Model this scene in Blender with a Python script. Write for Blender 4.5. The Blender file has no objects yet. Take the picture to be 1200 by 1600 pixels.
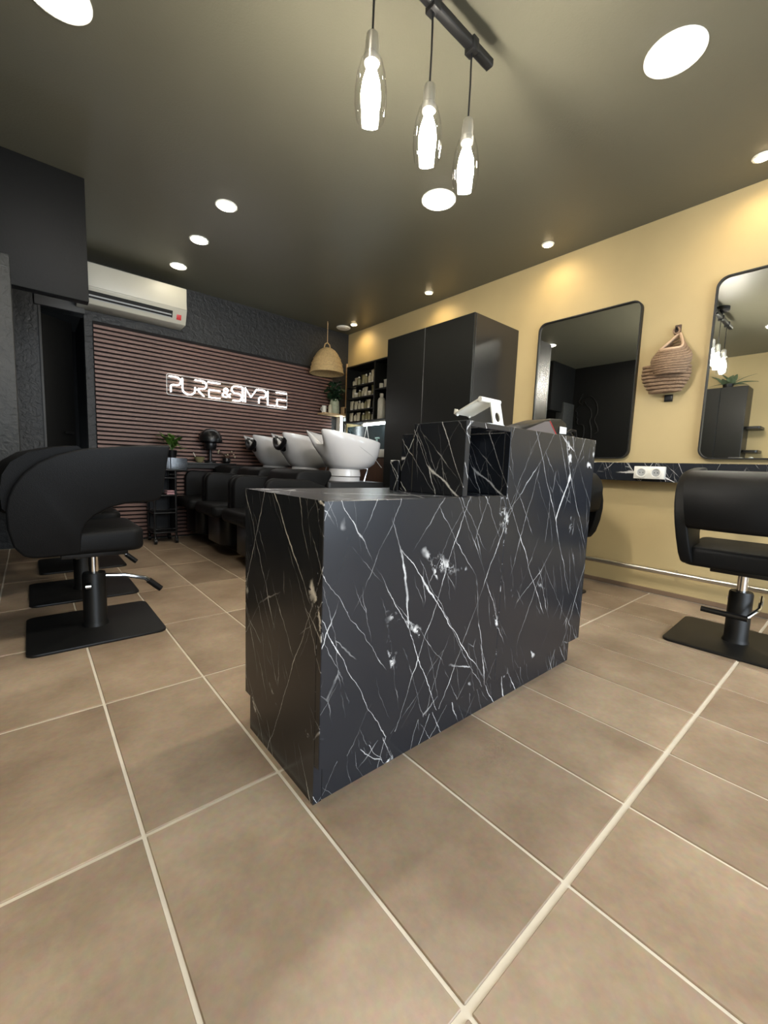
import bpy, bmesh, math, random
from mathutils import Vector, Matrix
random.seed(7)
R = math.radians
scene = bpy.context.scene
COL = scene.collection

# ------------------------------------------------------------------ camera
cam_d = bpy.data.cameras.new('camera')
cam_d.sensor_fit = 'VERTICAL'
cam_d.sensor_height = 36.0
cam_d.sensor_width = 27.0
cam_d.lens = 36.0 * 649.3 / 1600.0
cam_d.clip_start = 0.02
cam = bpy.data.objects.new('camera', cam_d)
COL.objects.link(cam)
cam.matrix_world = Matrix.Translation((-0.4481, -0.3009, 0.7766)) @ (
    Matrix.Rotation(-0.7068735, 4, 'Z') @ Matrix.Rotation(1.4630431, 4, 'X') @ Matrix.Rotation(0.0363124, 4, 'Z'))
scene.camera = cam

# ------------------------------------------------------------------ world, exposure
world = bpy.data.worlds.new('world')
scene.world = world
world.use_nodes = True
bgn = world.node_tree.nodes['Background']
bgn.inputs[0].default_value = (0.80, 0.90, 1.0, 1)
bgn.inputs[1].default_value = 4.7
vs = scene.view_settings
vs.view_transform = 'Standard'
vs.look = 'None'
vs.gamma = 1.0
vs.use_curve_mapping = False
vs.exposure = 1.3
# light budget (radiance of the glowing discs / watts of the beam lamps)
E_PANEL, E_DOWN, E_BULB, E_SIGN, E_LED, W_SPOT = 48.0, 16.0, 165.0, 4.5, 12.0, 2.8
C_PANEL, C_DOWN, C_SPOT, C_BULB, C_LED = (1, .93, .80), (1, .90, .68), (1, .76, .42), (1, .93, .82), (.86, .97, 1)

# ------------------------------------------------------------------ room numbers
XR, XL, XB, YB, YF, H = 2.72, -0.82, -1.49, 4.225, -2.6, 2.43

# ------------------------------------------------------------------ materials
def new_mat(name):
    m = bpy.data.materials.new(name)
    m.use_nodes = True
    nt = m.node_tree
    return m, nt, nt.nodes, nt.links, nt.nodes['Principled BSDF']

def mat(name, col, rough=.5, metal=0., var=0., vscale=6., bump=0., bscale=60., spec=.5, coat=0., stretch=(1, 1, 1), wob=0.):
    m, nt, N, L, p = new_mat(name)
    p.inputs['Roughness'].default_value = rough
    p.inputs['Metallic'].default_value = metal
    p.inputs['Specular IOR Level'].default_value = spec
    p.inputs['Coat Weight'].default_value = coat
    p.inputs['Base Color'].default_value = (*col, 1)
    tc = N.new('ShaderNodeTexCoord')
    mp = N.new('ShaderNodeMapping')
    mp.inputs['Scale'].default_value = stretch
    L.new(tc.outputs['Object'], mp.inputs[0])
    nz = N.new('ShaderNodeTexNoise')
    nz.inputs['Scale'].default_value = vscale
    nz.inputs['Detail'].default_value = 5
    L.new(mp.outputs[0], nz.inputs[0])
    mx = N.new('ShaderNodeMix'); mx.data_type = 'RGBA'
    mx.inputs[6].default_value = (*[c * (1 - var) for c in col], 1)
    mx.inputs[7].default_value = (*[min(1, c * (1 + var)) for c in col], 1)
    L.new(nz.outputs[0], mx.inputs[0])
    L.new(mx.outputs[2], p.inputs['Base Color'])
    if bump:
        n2 = N.new('ShaderNodeTexNoise')
        n2.inputs['Scale'].default_value = bscale
        n2.inputs['Detail'].default_value = 4
        n2.inputs['Distortion'].default_value = wob
        L.new(mp.outputs[0], n2.inputs[0])
        b = N.new('ShaderNodeBump')
        b.inputs['Strength'].default_value = bump
        b.inputs['Distance'].default_value = .01
        L.new(n2.outputs[0], b.inputs['Height'])
        L.new(b.outputs[0], p.inputs['Normal'])
    return m

def emis(name, col, strength):
    m, nt, N, L, p = new_mat(name)
    p.inputs['Base Color'].default_value = (.8, .8, .8, 1)
    p.inputs['Emission Color'].default_value = (*col, 1)
    p.inputs['Emission Strength'].default_value = strength
    return m

def glass_mat(name, tint=(1, 1, 1), fac=.1, rough=.02):
    m, nt, N, L, p = new_mat(name)
    N.remove(p)
    t = N.new('ShaderNodeBsdfTransparent'); t.inputs[0].default_value = (*tint, 1)
    g = N.new('ShaderNodeBsdfGlossy'); g.inputs['Roughness'].default_value = rough
    fr = N.new('ShaderNodeLayerWeight'); fr.inputs[0].default_value = .5
    pw = N.new('ShaderNodeMath'); pw.operation = 'POWER'; pw.inputs[1].default_value = 3.5
    L.new(fr.outputs['Facing'], pw.inputs[0])
    ad = N.new('ShaderNodeMath'); ad.operation = 'MULTIPLY_ADD'; ad.inputs[1].default_value = .5; ad.inputs[2].default_value = fac * .35
    L.new(pw.outputs[0], ad.inputs[0])
    mx = N.new('ShaderNodeMixShader')
    L.new(ad.outputs[0], mx.inputs[0]); L.new(t.outputs[0], mx.inputs[1]); L.new(g.outputs[0], mx.inputs[2])
    L.new(mx.outputs[0], N['Material Output'].inputs[0])
    return m

def marble_mat():
    m, nt, N, L, p = new_mat('black_marble_laminate')
    uv = N.new('ShaderNodeUVMap'); uv.uv_map = 'UVMap'
    def math_(op, a, b=None, clamp=False):
        n = N.new('ShaderNodeMath'); n.operation = op; n.use_clamp = clamp
        for k, v in ((0, a), (1, b)):
            if v is None: continue
            if isinstance(v, (int, float)): n.inputs[k].default_value = v
            else: L.new(v, n.inputs[k])
        return n.outputs[0]
    def noise(scale, off, detail=4, rough=.55):
        mp = N.new('ShaderNodeMapping'); mp.inputs['Location'].default_value = (off, off * .7, 0)
        L.new(uv.outputs[0], mp.inputs[0])
        n = N.new('ShaderNodeTexNoise'); n.noise_dimensions = '2D'
        n.inputs['Scale'].default_value = scale; n.inputs['Detail'].default_value = detail
        n.inputs['Roughness'].default_value = rough
        L.new(mp.outputs[0], n.inputs[0])
        return n
    def ramp(v, lo, hi):
        r = N.new('ShaderNodeMapRange'); r.interpolation_type = 'SMOOTHSTEP'
        L.new(v, r.inputs[0])
        r.inputs[1].default_value = lo; r.inputs[2].default_value = hi
        return r.outputs[0]
    def veins(ang, scale, stretch, width, off, wob, mlo, mhi, mscale, strength):
        # wobbly coordinates, turned and stretched so that cell edges run as long veins
        nz = noise(9, off + 3, 5, .6)
        sub = N.new('ShaderNodeVectorMath'); sub.operation = 'SUBTRACT'
        L.new(nz.outputs[1], sub.inputs[0]); sub.inputs[1].default_value = (.5, .5, .5)
        sc = N.new('ShaderNodeVectorMath'); sc.operation = 'SCALE'; sc.inputs['Scale'].default_value = wob
        L.new(sub.outputs[0], sc.inputs[0])
        ad = N.new('ShaderNodeVectorMath'); ad.operation = 'ADD'
        L.new(uv.outputs[0], ad.inputs[0]); L.new(sc.outputs[0], ad.inputs[1])
        m1 = N.new('ShaderNodeMapping'); m1.inputs['Rotation'].default_value = (0, 0, R(ang))
        L.new(ad.outputs[0], m1.inputs[0])
        m2 = N.new('ShaderNodeMapping'); m2.inputs['Scale'].default_value = (1, stretch, 1)
        m2.inputs['Location'].default_value = (off, off * 1.3, 0)
        L.new(m1.outputs[0], m2.inputs[0])
        v = N.new('ShaderNodeTexVoronoi'); v.voronoi_dimensions = '2D'; v.feature = 'DISTANCE_TO_EDGE'
        v.inputs['Scale'].default_value = scale
        L.new(m2.outputs[0], v.inputs[0])
        wn = ramp(noise(11, off + 8, 3).outputs[0], .42, .75)
        w = math_('MULTIPLY_ADD', wn, width * 2.6); w.node.inputs[2].default_value = width
        q = math_('DIVIDE', v.outputs[0], w)
        line = math_('SUBTRACT', 1.0, q, True)
        line = math_('POWER', line, .8)
        mask = ramp(noise(mscale, off + 21, 3).outputs[0], mlo, mhi)
        return math_('MULTIPLY', math_('MULTIPLY', line, mask), strength)
    ls = [veins(-29, 5.0, .10, .0028, 1.0, .026, .38, .54, 2.2, 1.0),
          veins(25, 3.4, .09, .0018, 7.3, .024, .38, .55, 1.8, .85),
          veins(-36, 9.0, .13, .0034, 13.1, .028, .44, .60, 3.6, .70),
          veins(33, 7.0, .12, .0025, 19.7, .028, .46, .62, 3.0, .45),
          veins(-17, 15.0, .14, .0055, 27.7, .03, .47, .66, 5.0, .36)]
    tot = ls[0]
    for x in ls[1:]: tot = math_('MAXIMUM', tot, x)
    # white clots where the main veins swell
    clot = math_('MULTIPLY', veins(-33, 6.0, .22, .030, 41.0, .05, .60, .68, 5.5, 1.0), ramp(noise(26, 50, 5, .7).outputs[0], .47, .56))
    tot = math_('MAXIMUM', tot, clot)
    mx = N.new('ShaderNodeMix'); mx.data_type = 'RGBA'
    mx.inputs[6].default_value = (.0125, .0145, .0195, 1)
    mx.inputs[7].default_value = (.78, .77, .76, 1)
    L.new(tot, mx.inputs[0])
    L.new(mx.outputs[2], p.inputs['Base Color'])
    p.inputs['Roughness'].default_value = .27
    return m

def tile_mat():
    m, nt, N, L, p = new_mat('taupe_floor_tile')
    g = N.new('ShaderNodeNewGeometry')
    oi = N.new('ShaderNodeObjectInfo')
    cmb = N.new('ShaderNodeCombineXYZ')
    mul = N.new('ShaderNodeMath'); mul.operation = 'MULTIPLY'; mul.inputs[1].default_value = 37
    L.new(oi.outputs['Random'], mul.inputs[0]); L.new(mul.outputs[0], cmb.inputs[2])
    ad = N.new('ShaderNodeVectorMath'); L.new(g.outputs['Position'], ad.inputs[0]); L.new(cmb.outputs[0], ad.inputs[1])
    n1 = N.new('ShaderNodeTexNoise'); n1.inputs['Scale'].default_value = 3.2; n1.inputs['Detail'].default_value = 7; n1.inputs['Roughness'].default_value = .62
    n2 = N.new('ShaderNodeTexNoise'); n2.inputs['Scale'].default_value = 70; n2.inputs['Detail'].default_value = 4
    L.new(ad.outputs[0], n1.inputs[0]); L.new(ad.outputs[0], n2.inputs[0])
    cr = N.new('ShaderNodeValToRGB')
    cr.color_ramp.elements[0].position = .32; cr.color_ramp.elements[0].color = (.205, .140, .088, 1)
    cr.color_ramp.elements[1].position = .70; cr.color_ramp.elements[1].color = (.375, .282, .192, 1)
    L.new(n1.outputs[0], cr.inputs[0])
    mx = N.new('ShaderNodeMix'); mx.data_type = 'RGBA'; mx.blend_type = 'MULTIPLY'; mx.inputs[0].default_value = .35
    L.new(cr.outputs[0], mx.inputs[6]); L.new(n2.outputs[1], mx.inputs[7])
    mr = N.new('ShaderNodeMapRange'); mr.inputs[3].default_value = 1.12; mr.inputs[4].default_value = 1.34
    L.new(oi.outputs['Random'], mr.inputs[0])
    hs = N.new('ShaderNodeHueSaturation'); hs.inputs['Saturation'].default_value = .95
    L.new(mr.outputs[0], hs.inputs['Value']); L.new(mx.outputs[2], hs.inputs['Color'])
    L.new(hs.outputs[0], p.inputs['Base Color'])
    p.inputs['Roughness'].default_value = .42
    p.inputs['Specular IOR Level'].default_value = .4
    b = N.new('ShaderNodeBump'); b.inputs['Strength'].default_value = .12; b.inputs['Distance'].default_value = .004
    L.new(n2.outputs[0], b.inputs['Height']); L.new(b.outputs[0], p.inputs['Normal'])
    return m

MARBLE = marble_mat()
TILE = tile_mat()
GROUT = mat('cream_grout', (.62, .56, .46), .9, var=.12, vscale=25)
BEIGE = mat('ochre_wall_plaster', (.452, .350, .172), .62, var=.12, vscale=2.2)
CEIL = mat('olive_brown_ceiling', (.120, .114, .081), .42, var=.10, vscale=1.5, bump=.08, bscale=120)
BLACKWALL = mat('black_stucco', (.013, .0135, .0135), .55, var=.3, vscale=5, bump=.9, bscale=28, wob=.6)
BLACKSMOOTH = mat('black_wall_paint', (.004, .004, .0037), .6, spec=.2, var=.15, vscale=3, bump=.08, bscale=60)
GREYPAINT = mat('grey_beam_paint', (.045, .045, .045), .6, var=.15)
WOODSLAT = mat('walnut_slat', (.165, .088, .068), .5, var=.28, vscale=9, stretch=(.25, 6, 6), bump=.1)
BLACKFELT = mat('black_felt', (.006, .004, .004), .9, var=.2)
LEATHER = mat('black_leatherette', (.0058, .0060, .0064), .5, spec=.13, var=.12, vscale=20, bump=.12, bscale=350)
BLACKMETAL = mat('black_powder_coat', (.0055, .0055, .0055), .45, spec=.35, var=.15, vscale=30, bump=.05, bscale=300)
BLACKPLAST = mat('black_plastic', (.005, .005, .0055), .35, spec=.35, var=.1)
CHROME = mat('chrome', (.78, .78, .78), .12, 1.0, var=.03)
STEEL = mat('brushed_steel', (.55, .54, .50), .3, 1.0, var=.06, stretch=(1, 8, 8))
MIRROR = mat('mirror_silver', (.80, .82, .80), .012, 1.0, var=.005)
CERAMIC = mat('white_ceramic', (.52, .52, .53), .16, var=.02, coat=.3)
ACWHITE = mat('cream_plastic', (.50, .48, .40), .4, var=.03)
WHITEPL = mat('white_plastic', (.78, .77, .72), .4, var=.03)
GREYPL = mat('grey_plastic', (.40, .41, .41), .5, var=.05)
CABINET = mat('black_melamine', (.0065, .0068, .0062), .36, spec=.35, var=.15, vscale=4)
CABSIDE = mat('anthracite_gloss_side', (.013, .013, .0138), .26, var=.1)
WALNUT = mat('dark_walnut', (.060, .030, .018), .45, var=.35, vscale=8, stretch=(6, 6, .4))
WICKER = mat('woven_seagrass', (.52, .36, .16), .75, var=.35, vscale=55, bump=.6, bscale=140)
ROPE = mat('jute_rope', (.27, .175, .105), .85, var=.35, vscale=60, bump=.8, bscale=160)
LEAF = mat('leaf_green', (.075, .16, .025), .4, var=.5, vscale=12)
LEAFD = mat('leaf_dark_green', (.022, .055, .024), .4, var=.5, vscale=12)
LEAFV = mat('leaf_variegated', (.20, .27, .16), .5, var=.6, vscale=25)
AMBER = mat('olive_bottle', (.19, .17, .085), .25, var=.25, vscale=12)
CREAMB = mat('cream_bottle', (.40, .36, .25), .35, var=.12, vscale=12)
WHITEB = mat('white_bottle', (.60, .58, .50), .35, var=.05)
STONE = mat('banded_green_vase', (.34, .36, .25), .5, var=.3, vscale=14, stretch=(.2, .2, 6))
PINK = mat('pink_towel', (.45, .25, .27), .8, var=.1)
REDM = mat('red_print', (.55, .04, .04), .4, var=.1)
DARKHOLE = mat('dark_cavity', (.01, .01, .01), .8, var=.1)
GLASS = glass_mat('clear_glass')
ACRYL = glass_mat('clear_acrylic', (.93, .95, .95), .12)
SMOKE = glass_mat('smoked_acrylic', (.35, .38, .42), .3, .1)
LIGHTWOOD = mat('pale_wood', (.50, .34, .18), .5, var=.2, vscale=9, stretch=(1, 1, 8))
EM_PANEL = emis('panel_light_glow', C_PANEL, E_PANEL)
EM_DOWN = emis('downlight_glow', C_DOWN, E_DOWN)
EM_SPOT = emis('spot_glow', C_SPOT, 30)
EM_BULB = emis('filament_glow', C_BULB, E_BULB)
EM_SIGN = emis('neon_glow', (1, 1, .97), E_SIGN)
EM_LED = emis('led_tube_glow', C_LED, E_LED)

# ------------------------------------------------------------------ mesh helpers
def wloc(o):
    v = Vector((0, 0, 0))
    while o is not None:
        v += o.location
        o = o.parent
    return v

class MB:
    def __init__(s): s.bm = bmesh.new()
    def add(s, vs, fs):
        v = [s.bm.verts.new(x) for x in vs]
        for f in fs:
            try: s.bm.faces.new([v[i] for i in f])
            except ValueError: pass
        return v
    def box(s, x0, x1, y0, y1, z0, z1):
        s.add([(x0, y0, z0), (x1, y0, z0), (x1, y1, z0), (x0, y1, z0), (x0, y0, z1), (x1, y0, z1), (x1, y1, z1), (x0, y1, z1)],
              [(0, 3, 2, 1), (4, 5, 6, 7), (0, 1, 5, 4), (1, 2, 6, 5), (2, 3, 7, 6), (3, 0, 4, 7)])
        return s
    def rings(s, rs, cap0=True, cap1=True, closed=False):
        n = len(rs[0])
        v = [s.bm.verts.new(p) for r in rs for p in r]
        m = len(rs)
        for k in range(m if closed else m - 1):
            a, b = k * n, ((k + 1) % m) * n
            for i in range(n):
                j = (i + 1) % n
                try: s.bm.faces.new((v[a + i], v[a + j], v[b + j], v[b + i]))
                except ValueError: pass
        if not closed:
            if cap0: s.bm.faces.new(list(reversed(v[:n])))
            if cap1: s.bm.faces.new(v[-n:])
        return s
    def lathe(s, prof, n=24, c=(0, 0, 0), cap0=True, cap1=True, sx=1, sy=1):
        rs = [[(c[0] + sx * r * math.cos(2 * math.pi * i / n), c[1] + sy * r * math.sin(2 * math.pi * i / n), c[2] + z) for i in range(n)] for r, z in prof]
        return s.rings(rs, cap0, cap1)
    def tube(s, path, r, n=8, closed=False, cap=True):
        P = [Vector(p) for p in path]
        m = len(P)
        rs = []
        ref = Vector((0, 0, 1))
        prev = None
        for k in range(m):
            if closed: t = P[(k + 1) % m] - P[k - 1]
            else: t = P[min(k + 1, m - 1)] - P[max(k - 1, 0)]
            t.normalize()
            if prev is None:
                u = t.cross(ref if abs(t.z) < .9 else Vector((1, 0, 0)))
            else:
                u = prev - t * prev.dot(t)
                if u.length < 1e-6: u = t.orthogonal()
            u.normalize(); w = t.cross(u); prev = u
            rr = r[k] if isinstance(r, (list, tuple)) else r
            rs.append([tuple(P[k] + rr * (math.cos(2 * math.pi * i / n) * u + math.sin(2 * math.pi * i / n) * w)) for i in range(n)])
        return s.rings(rs, cap, cap, closed)
    def prism(s, outline, fn0, fn1):
        """two copies of a 2D outline, mapped to 3D by fn0 and fn1, joined"""
        s.rings([[fn0(a, b) for a, b in outline], [fn1(a, b) for a, b in outline]])
        return s
    def build(s, name, m, parent=None, bevel=0., seg=2, angle=35, uv=False, kind=None, local=False):
        bm = s.bm
        bmesh.ops.recalc_face_normals(bm, faces=bm.faces)
        if bevel:
            es = [e for e in bm.edges if len(e.link_faces) == 2 and e.calc_face_angle(0) > R(30)]
            bmesh.ops.bevel(bm, geom=es, offset=bevel, segments=seg, profile=.5, affect='EDGES', clamp_overlap=True)
            bmesh.ops.recalc_face_normals(bm, faces=bm.faces)
        for f in bm.faces: f.smooth = True
        for e in bm.edges:
            e.smooth = not (len(e.link_faces) == 2 and e.calc_face_angle(0) > R(angle))
        if uv:
            l = bm.loops.layers.uv.new('UVMap')
            for f in bm.faces:
                n = f.normal
                k = max(range(3), key=lambda i: abs(n[i]))
                for lp in f.loops:
                    c = lp.vert.co
                    lp[l].uv = ((c.y * -1 + 3.1, c.z), (c.x, c.z), (c.x + 6.2, c.y))[k]
        if parent is not None and not local:
            o = wloc(parent)
            for v in bm.verts: v.co -= o
        me = bpy.data.meshes.new(name)
        bm.to_mesh(me); bm.free()
        me.materials.append(m)
        ob = bpy.data.objects.new(name, me)
        COL.objects.link(ob)
        if parent is not None: ob.parent = parent
        if kind: ob['kind'] = kind
        return ob

def B(x0, x1, y0, y1, z0, z1): return MB().box(x0, x1, y0, y1, z0, z1)

def tag(o, label, cat, group=None):
    o['label'] = label; o['category'] = cat
    if group: o['group'] = group
    return o

def thing(name, label, cat, loc=(0, 0, 0), rz=0., group=None):
    o = bpy.data.objects.new(name, None)
    o.empty_display_size = .05
    COL.objects.link(o)
    o.location = loc; o.rotation_euler = (0, 0, rz)
    return tag(o, label, cat, group)

def struct(o): o['kind'] = 'structure'; return o

def dup(root, loc, rz=None, label=None):
    def cp(o, par):
        c = o.copy(); COL.objects.link(c)
        c.parent = par
        for ch in o.children: cp(ch, c)
        return c
    r = cp(root, None)
    r.location = loc
    if rz is not None: r.rotation_euler = (0, 0, rz)
    if label: r['label'] = label
    return r

def arc(cx, cz, r, a0, a1, n=8, rz=None):
    rz = r if rz is None else rz
    return [(cx + r * math.cos(R(a0 + (a1 - a0) * k / n)), cz + rz * math.sin(R(a0 + (a1 - a0) * k / n))) for k in range(n + 1)]

def rrect(x0, x1, y0, y1, r, n=6):
    return (arc(x1 - r, y0 + r, r, -90, 0, n) + arc(x1 - r, y1 - r, r, 0, 90, n) + arc(x0 + r, y1 - r, r, 90, 180, n) + arc(x0 + r, y0 + r, r, 180, 270, n))

# ================================================================== THE SETTING
# floor: screed with grout level, tiles as pieces
floor = struct(B(XB - .1, XR + .1, YF - .1, YB + .1, -.08, -.003).build('floor', GROUT))
tile_cache = {}
def tile_mesh(x0, x1, y0, y1):
    w, d = round(x1 - x0, 4), round(y1 - y0, 4)
    if (w, d) not in tile_cache:
        o = B(-w / 2, w / 2, -d / 2, d / 2, -.010, 0).build('tile', TILE, floor, bevel=.0015, seg=1, local=True)
        tile_cache[(w, d)] = o.data
    else:
        o = bpy.data.objects.new('tile', tile_cache[(w, d)]); COL.objects.link(o); o.parent = floor
    o.location = ((x0 + x1) / 2, (y0 + y1) / 2, 0)
TX, TY = .2996, .6
for i in range(-5, 8):
    for j in range(-5, 10):
        gl = .0065 if i == 0 else .0045
        gh = .0065 if i == -1 else .0045
        x0, x1 = max(j * TX + .0038, XB), min((j + 1) * TX - .0038, XR)
        y0, y1 = max(i * TY + gl, YF), min((i + 1) * TY - gh, YB)
        if x1 - x0 < .03 or y1 - y0 < .03: continue
        if y0 > 1.6 and x1 < XL: continue
        tile_mesh(x0, x1, y0, y1)

ceiling = struct(B(XB - .1, XR + .1, YF - .1, YB + .1, H, H + .1).build('ceiling', CEIL))
wall_right = struct(B(XR, XR + .1, YF - .1, YB + .1, 0, H).build('wall_right', BEIGE))
struct(B(XR - .012, XR, YF, 1.74, 0, .028).build('baseboard_right', mat('baseboard_tile', (.20, .13, .08), .5, var=.2)))
# back wall with a narrow doorway beside the slats
DX0, DX1, DZ = -.345, -.04, 1.98
bw = MB()
bw.box(DX1, XR, YB, YB + .12, 0, H)
bw.box(XL - .1, DX0, YB, YB + .12, 0, H)
bw.box(DX0, DX1, YB, YB + .12, DZ, H)
wall_back = struct(bw.build('wall_back', BLACKWALL))
struct(B(DX0 - .02, DX1 + .005, YB - .03, YB, DZ, 2.10).build('trim_1', GREYPAINT, bevel=.003))
nk = MB()
nk.box(DX0 - .06, DX0 - .01, YB + .12, YB + 1.0, 0, H); nk.box(DX1 + .01, DX1 + .06, YB + .12, YB + 1.0, 0, H)
nk.box(DX0 - .06, DX1 + .06, YB + 1.0, YB + 1.05, 0, H); nk.box(DX0 - .06, DX1 + .06, YB + .12, YB + 1.0, 2.05, 2.1)
struct(nk.build('wall_passage', BLACKSMOOTH))
d = struct(MB().prism([(0, 0), (.28, 0), (.28, 1.95), (0, 1.95)], lambda a, b: (DX0 + .012 + a * .80, YB + .10 + a * .6, b), lambda a, b: (DX0 - .012 + a * .80, YB + .135 + a * .6, b)).build('door_1', BLACKSMOOTH, bevel=.003))
MB().tube([(DX0 + .19, YB + .22, .98), (DX0 + .215, YB + .19, .98), (DX0 + .15, YB + .155, .98)], .008).build('door_handle', BLACKMETAL, d)
struct(B(DX0, DX0 + .018, YB - .012, YB + .12, 0, DZ).build('trim_2', GREYPAINT, bevel=.002))
# left side: black wall, step back to the ochre part, bulkhead and pier
struct(B(XL - .1, XL, 1.5, YB + .1, 0, H).build('wall_left', BLACKSMOOTH))
struct(B(XB - .1, XL, 1.5, 1.6, 0, H).build('wall_left_return', BEIGE))
struct(B(XB - .1, XB, YF - .1, 1.6, 0, H).build('wall_left_front', BEIGE))
struct(B(XL, -.125, 2.952, 3.03, 1.722, H).build('ceiling_bulkhead', BLACKSMOOTH, bevel=.003))
pier = struct(B(XL, -.484, 2.925, 3.05, .45, 1.872).build('wall_pier', mat('grey_stucco', (.018, .019, .018), .6, var=.3, vscale=5, bump=.8, bscale=28, wob=.6), bevel=.01))
# front wall behind the camera with the shop window
WX0, WX1, WZ0, WZ1 = -1.0, 2.2, .25, 2.2
fw = MB()
fw.box(XB, WX0, YF - .1, YF, 0, H); fw.box(WX1, XR, YF - .1, YF, 0, H)
fw.box(WX0, WX1, YF - .1, YF, 0, WZ0); fw.box(WX0, WX1, YF - .1, YF, WZ1, H)
struct(fw.build('wall_front', BLACKSMOOTH))
wf = MB()
for a, b in ((WX0, WX0 + .05), (WX1 - .05, WX1), (.575, .625)): wf.box(a, b, YF - .07, YF - .02, WZ0, WZ1)
wf.box(WX0, WX1, YF - .07, YF - .02, WZ0, WZ0 + .05); wf.box(WX0, WX1, YF - .07, YF - .02, WZ1 - .05, WZ1)
win = struct(wf.build('window_1', BLACKMETAL))
for a, b in ((WX0 + .05, .575), (.625, WX1 - .05)): B(a, b, YF - .05, YF - .044, WZ0 + .05, WZ1 - .05).build('pane', GLASS, win)
pl = bpy.data.lights.new('window_daylight', 'AREA'); pl.shape = 'RECTANGLE'; pl.size = WX1 - WX0; pl.size_y = WZ1 - WZ0
pl.cycles.is_portal = True
po = bpy.data.objects.new('window_daylight', pl); COL.objects.link(po)
po.location = ((WX0 + WX1) / 2, YF - .12, (WZ0 + WZ1) / 2); po.rotation_euler = (R(90), 0, 0)

# ------------------------------------------------------------------ slat cladding
SX0, SX1, SP = .02, 2.47, .0381
panel = thing('slat_panel', 'wall panel of horizontal reddish walnut slats behind the glowing sign', 'wall panel', (SX0, YB, 0))
B(SX0, SX1, YB - .012, YB - .001, .01, 1.945).build('backing', BLACKFELT, panel)
sl0 = None
for k in range(50):
    z = .02 + k * SP
    if sl0 is None:
        sl0 = B(SX0, SX1, YB - .034, YB - .012, z, z + .0245).build('slat', WOODSLAT, panel, bevel=.002, seg=1)
    else:
        c = sl0.copy(); COL.objects.link(c); c.location = (0, 0, k * SP)

# ------------------------------------------------------------------ neon sign
SY = YB - .060
sign = thing('neon_sign', 'white neon style sign reading PURE&SIMPLE on clear acrylic', 'sign', (1.215, SY, 1.39))
Z0, Z1 = 1.395, 1.59
bk = MB().prism(rrect(.585, 1.845, Z0, Z1, .02), lambda a, b: (a, SY + .010, b), lambda a, b: (a, SY + .014, b))
bk.build('acrylic_board', ACRYL, sign)
MB().tube([(a, SY + .012, b) for a, b in rrect(.585, 1.845, Z0, Z1, .02)], .0016, 6, closed=True).build('lit_edge', emis('edge_glow', (1, 1, .97), .12), sign)
for px in (.62, 1.81):
    for pz in (Z0 + .03, Z1 - .03):
        MB().tube([(px, YB - .034, pz), (px, SY + .008, pz)], .006, 8).build('standoff', CHROME, sign)
# letters: x0, x1 and strokes in a unit box
A8 = lambda cx, cz, rx, rz, a0, a1: arc(cx, cz, rx, a0, a1, 10, rz)
PP = [[(.0, .97), (.55, .97)] + A8(.60, .73, .36, .24, 90, -90) + [(.3, .49), (.18, .45), (.14, .36), (.14, .05)]]
letters = [('P', .603, .712, PP),
           ('U', .722, .842, [[(.0, .97), (.02, .35)] + A8(.5, .32, .48, .29, 180, 360) + [(.98, .52)]]),
           ('R', .838, .955, [[(.0, .97), (.55, .97)] + A8(.60, .73, .36, .24, 90, -90) + [(.28, .47), (.22, .42), (.34, .3), (.75, .03)]]),
           ('E', .962, 1.085, [[(.0, .97), (1, .97)], [(.1, .5), (1, .5)], [(.1, .5), (.1, .03), (1, .03)]]),
           ('&', 1.102, 1.196, [[(.95, .05), (.25, .56)] + A8(.45, .68, .22, .17, 200, -20) + [(.55, .5), (.2, .36)] + A8(.38, .2, .3, .17, 150, 300) + [(.72, .16), (.95, .40)]]),
           ('S', 1.203, 1.312, [[(.98, .97), (.38, .97)] + A8(.36, .74, .34, .23, 90, 270) + [(.62, .51)] + A8(.66, .27, .32, .24, 90, -90) + [(.1, .03)]]),
           ('I', 1.322, 1.330, [[(.0, .97), (.0, .03)]]),
           ('M', 1.350, 1.478, [[(.0, .03), (.0, .97), (.5, .40), (1, .97)]]),
           ('P', 1.490, 1.592, PP),
           ('L', 1.607, 1.700, [[(.0, .97), (.0, .03), (.95, .03)]]),
           ('E', 1.706, 1.830, [[(.0, .97), (1, .97)], [(.1, .5), (1, .5)], [(.1, .5), (.1, .03), (1, .03)]])]
for ch, a, b, st in letters:
    m = MB()
    lo, hi = (Z0 + .045, Z1 - .045) if ch == '&' else (Z0 + .018, Z1 - .018)
    tube_of = lambda mb, q: mb.tube([(a + (b - a) * u, SY - .001, lo + (hi - lo) * v) for u, v in q], .0056, 8)
    for q in (st[1:] if ch == 'E' else st): tube_of(m, q)
    lt_ = m.build('letter', EM_SIGN, sign)
    lt_['label'] = 'glowing white tube character ' + ch
    if ch == 'E': tube_of(MB(), st[0]).build('top_bar', EM_SIGN, lt_)

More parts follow.
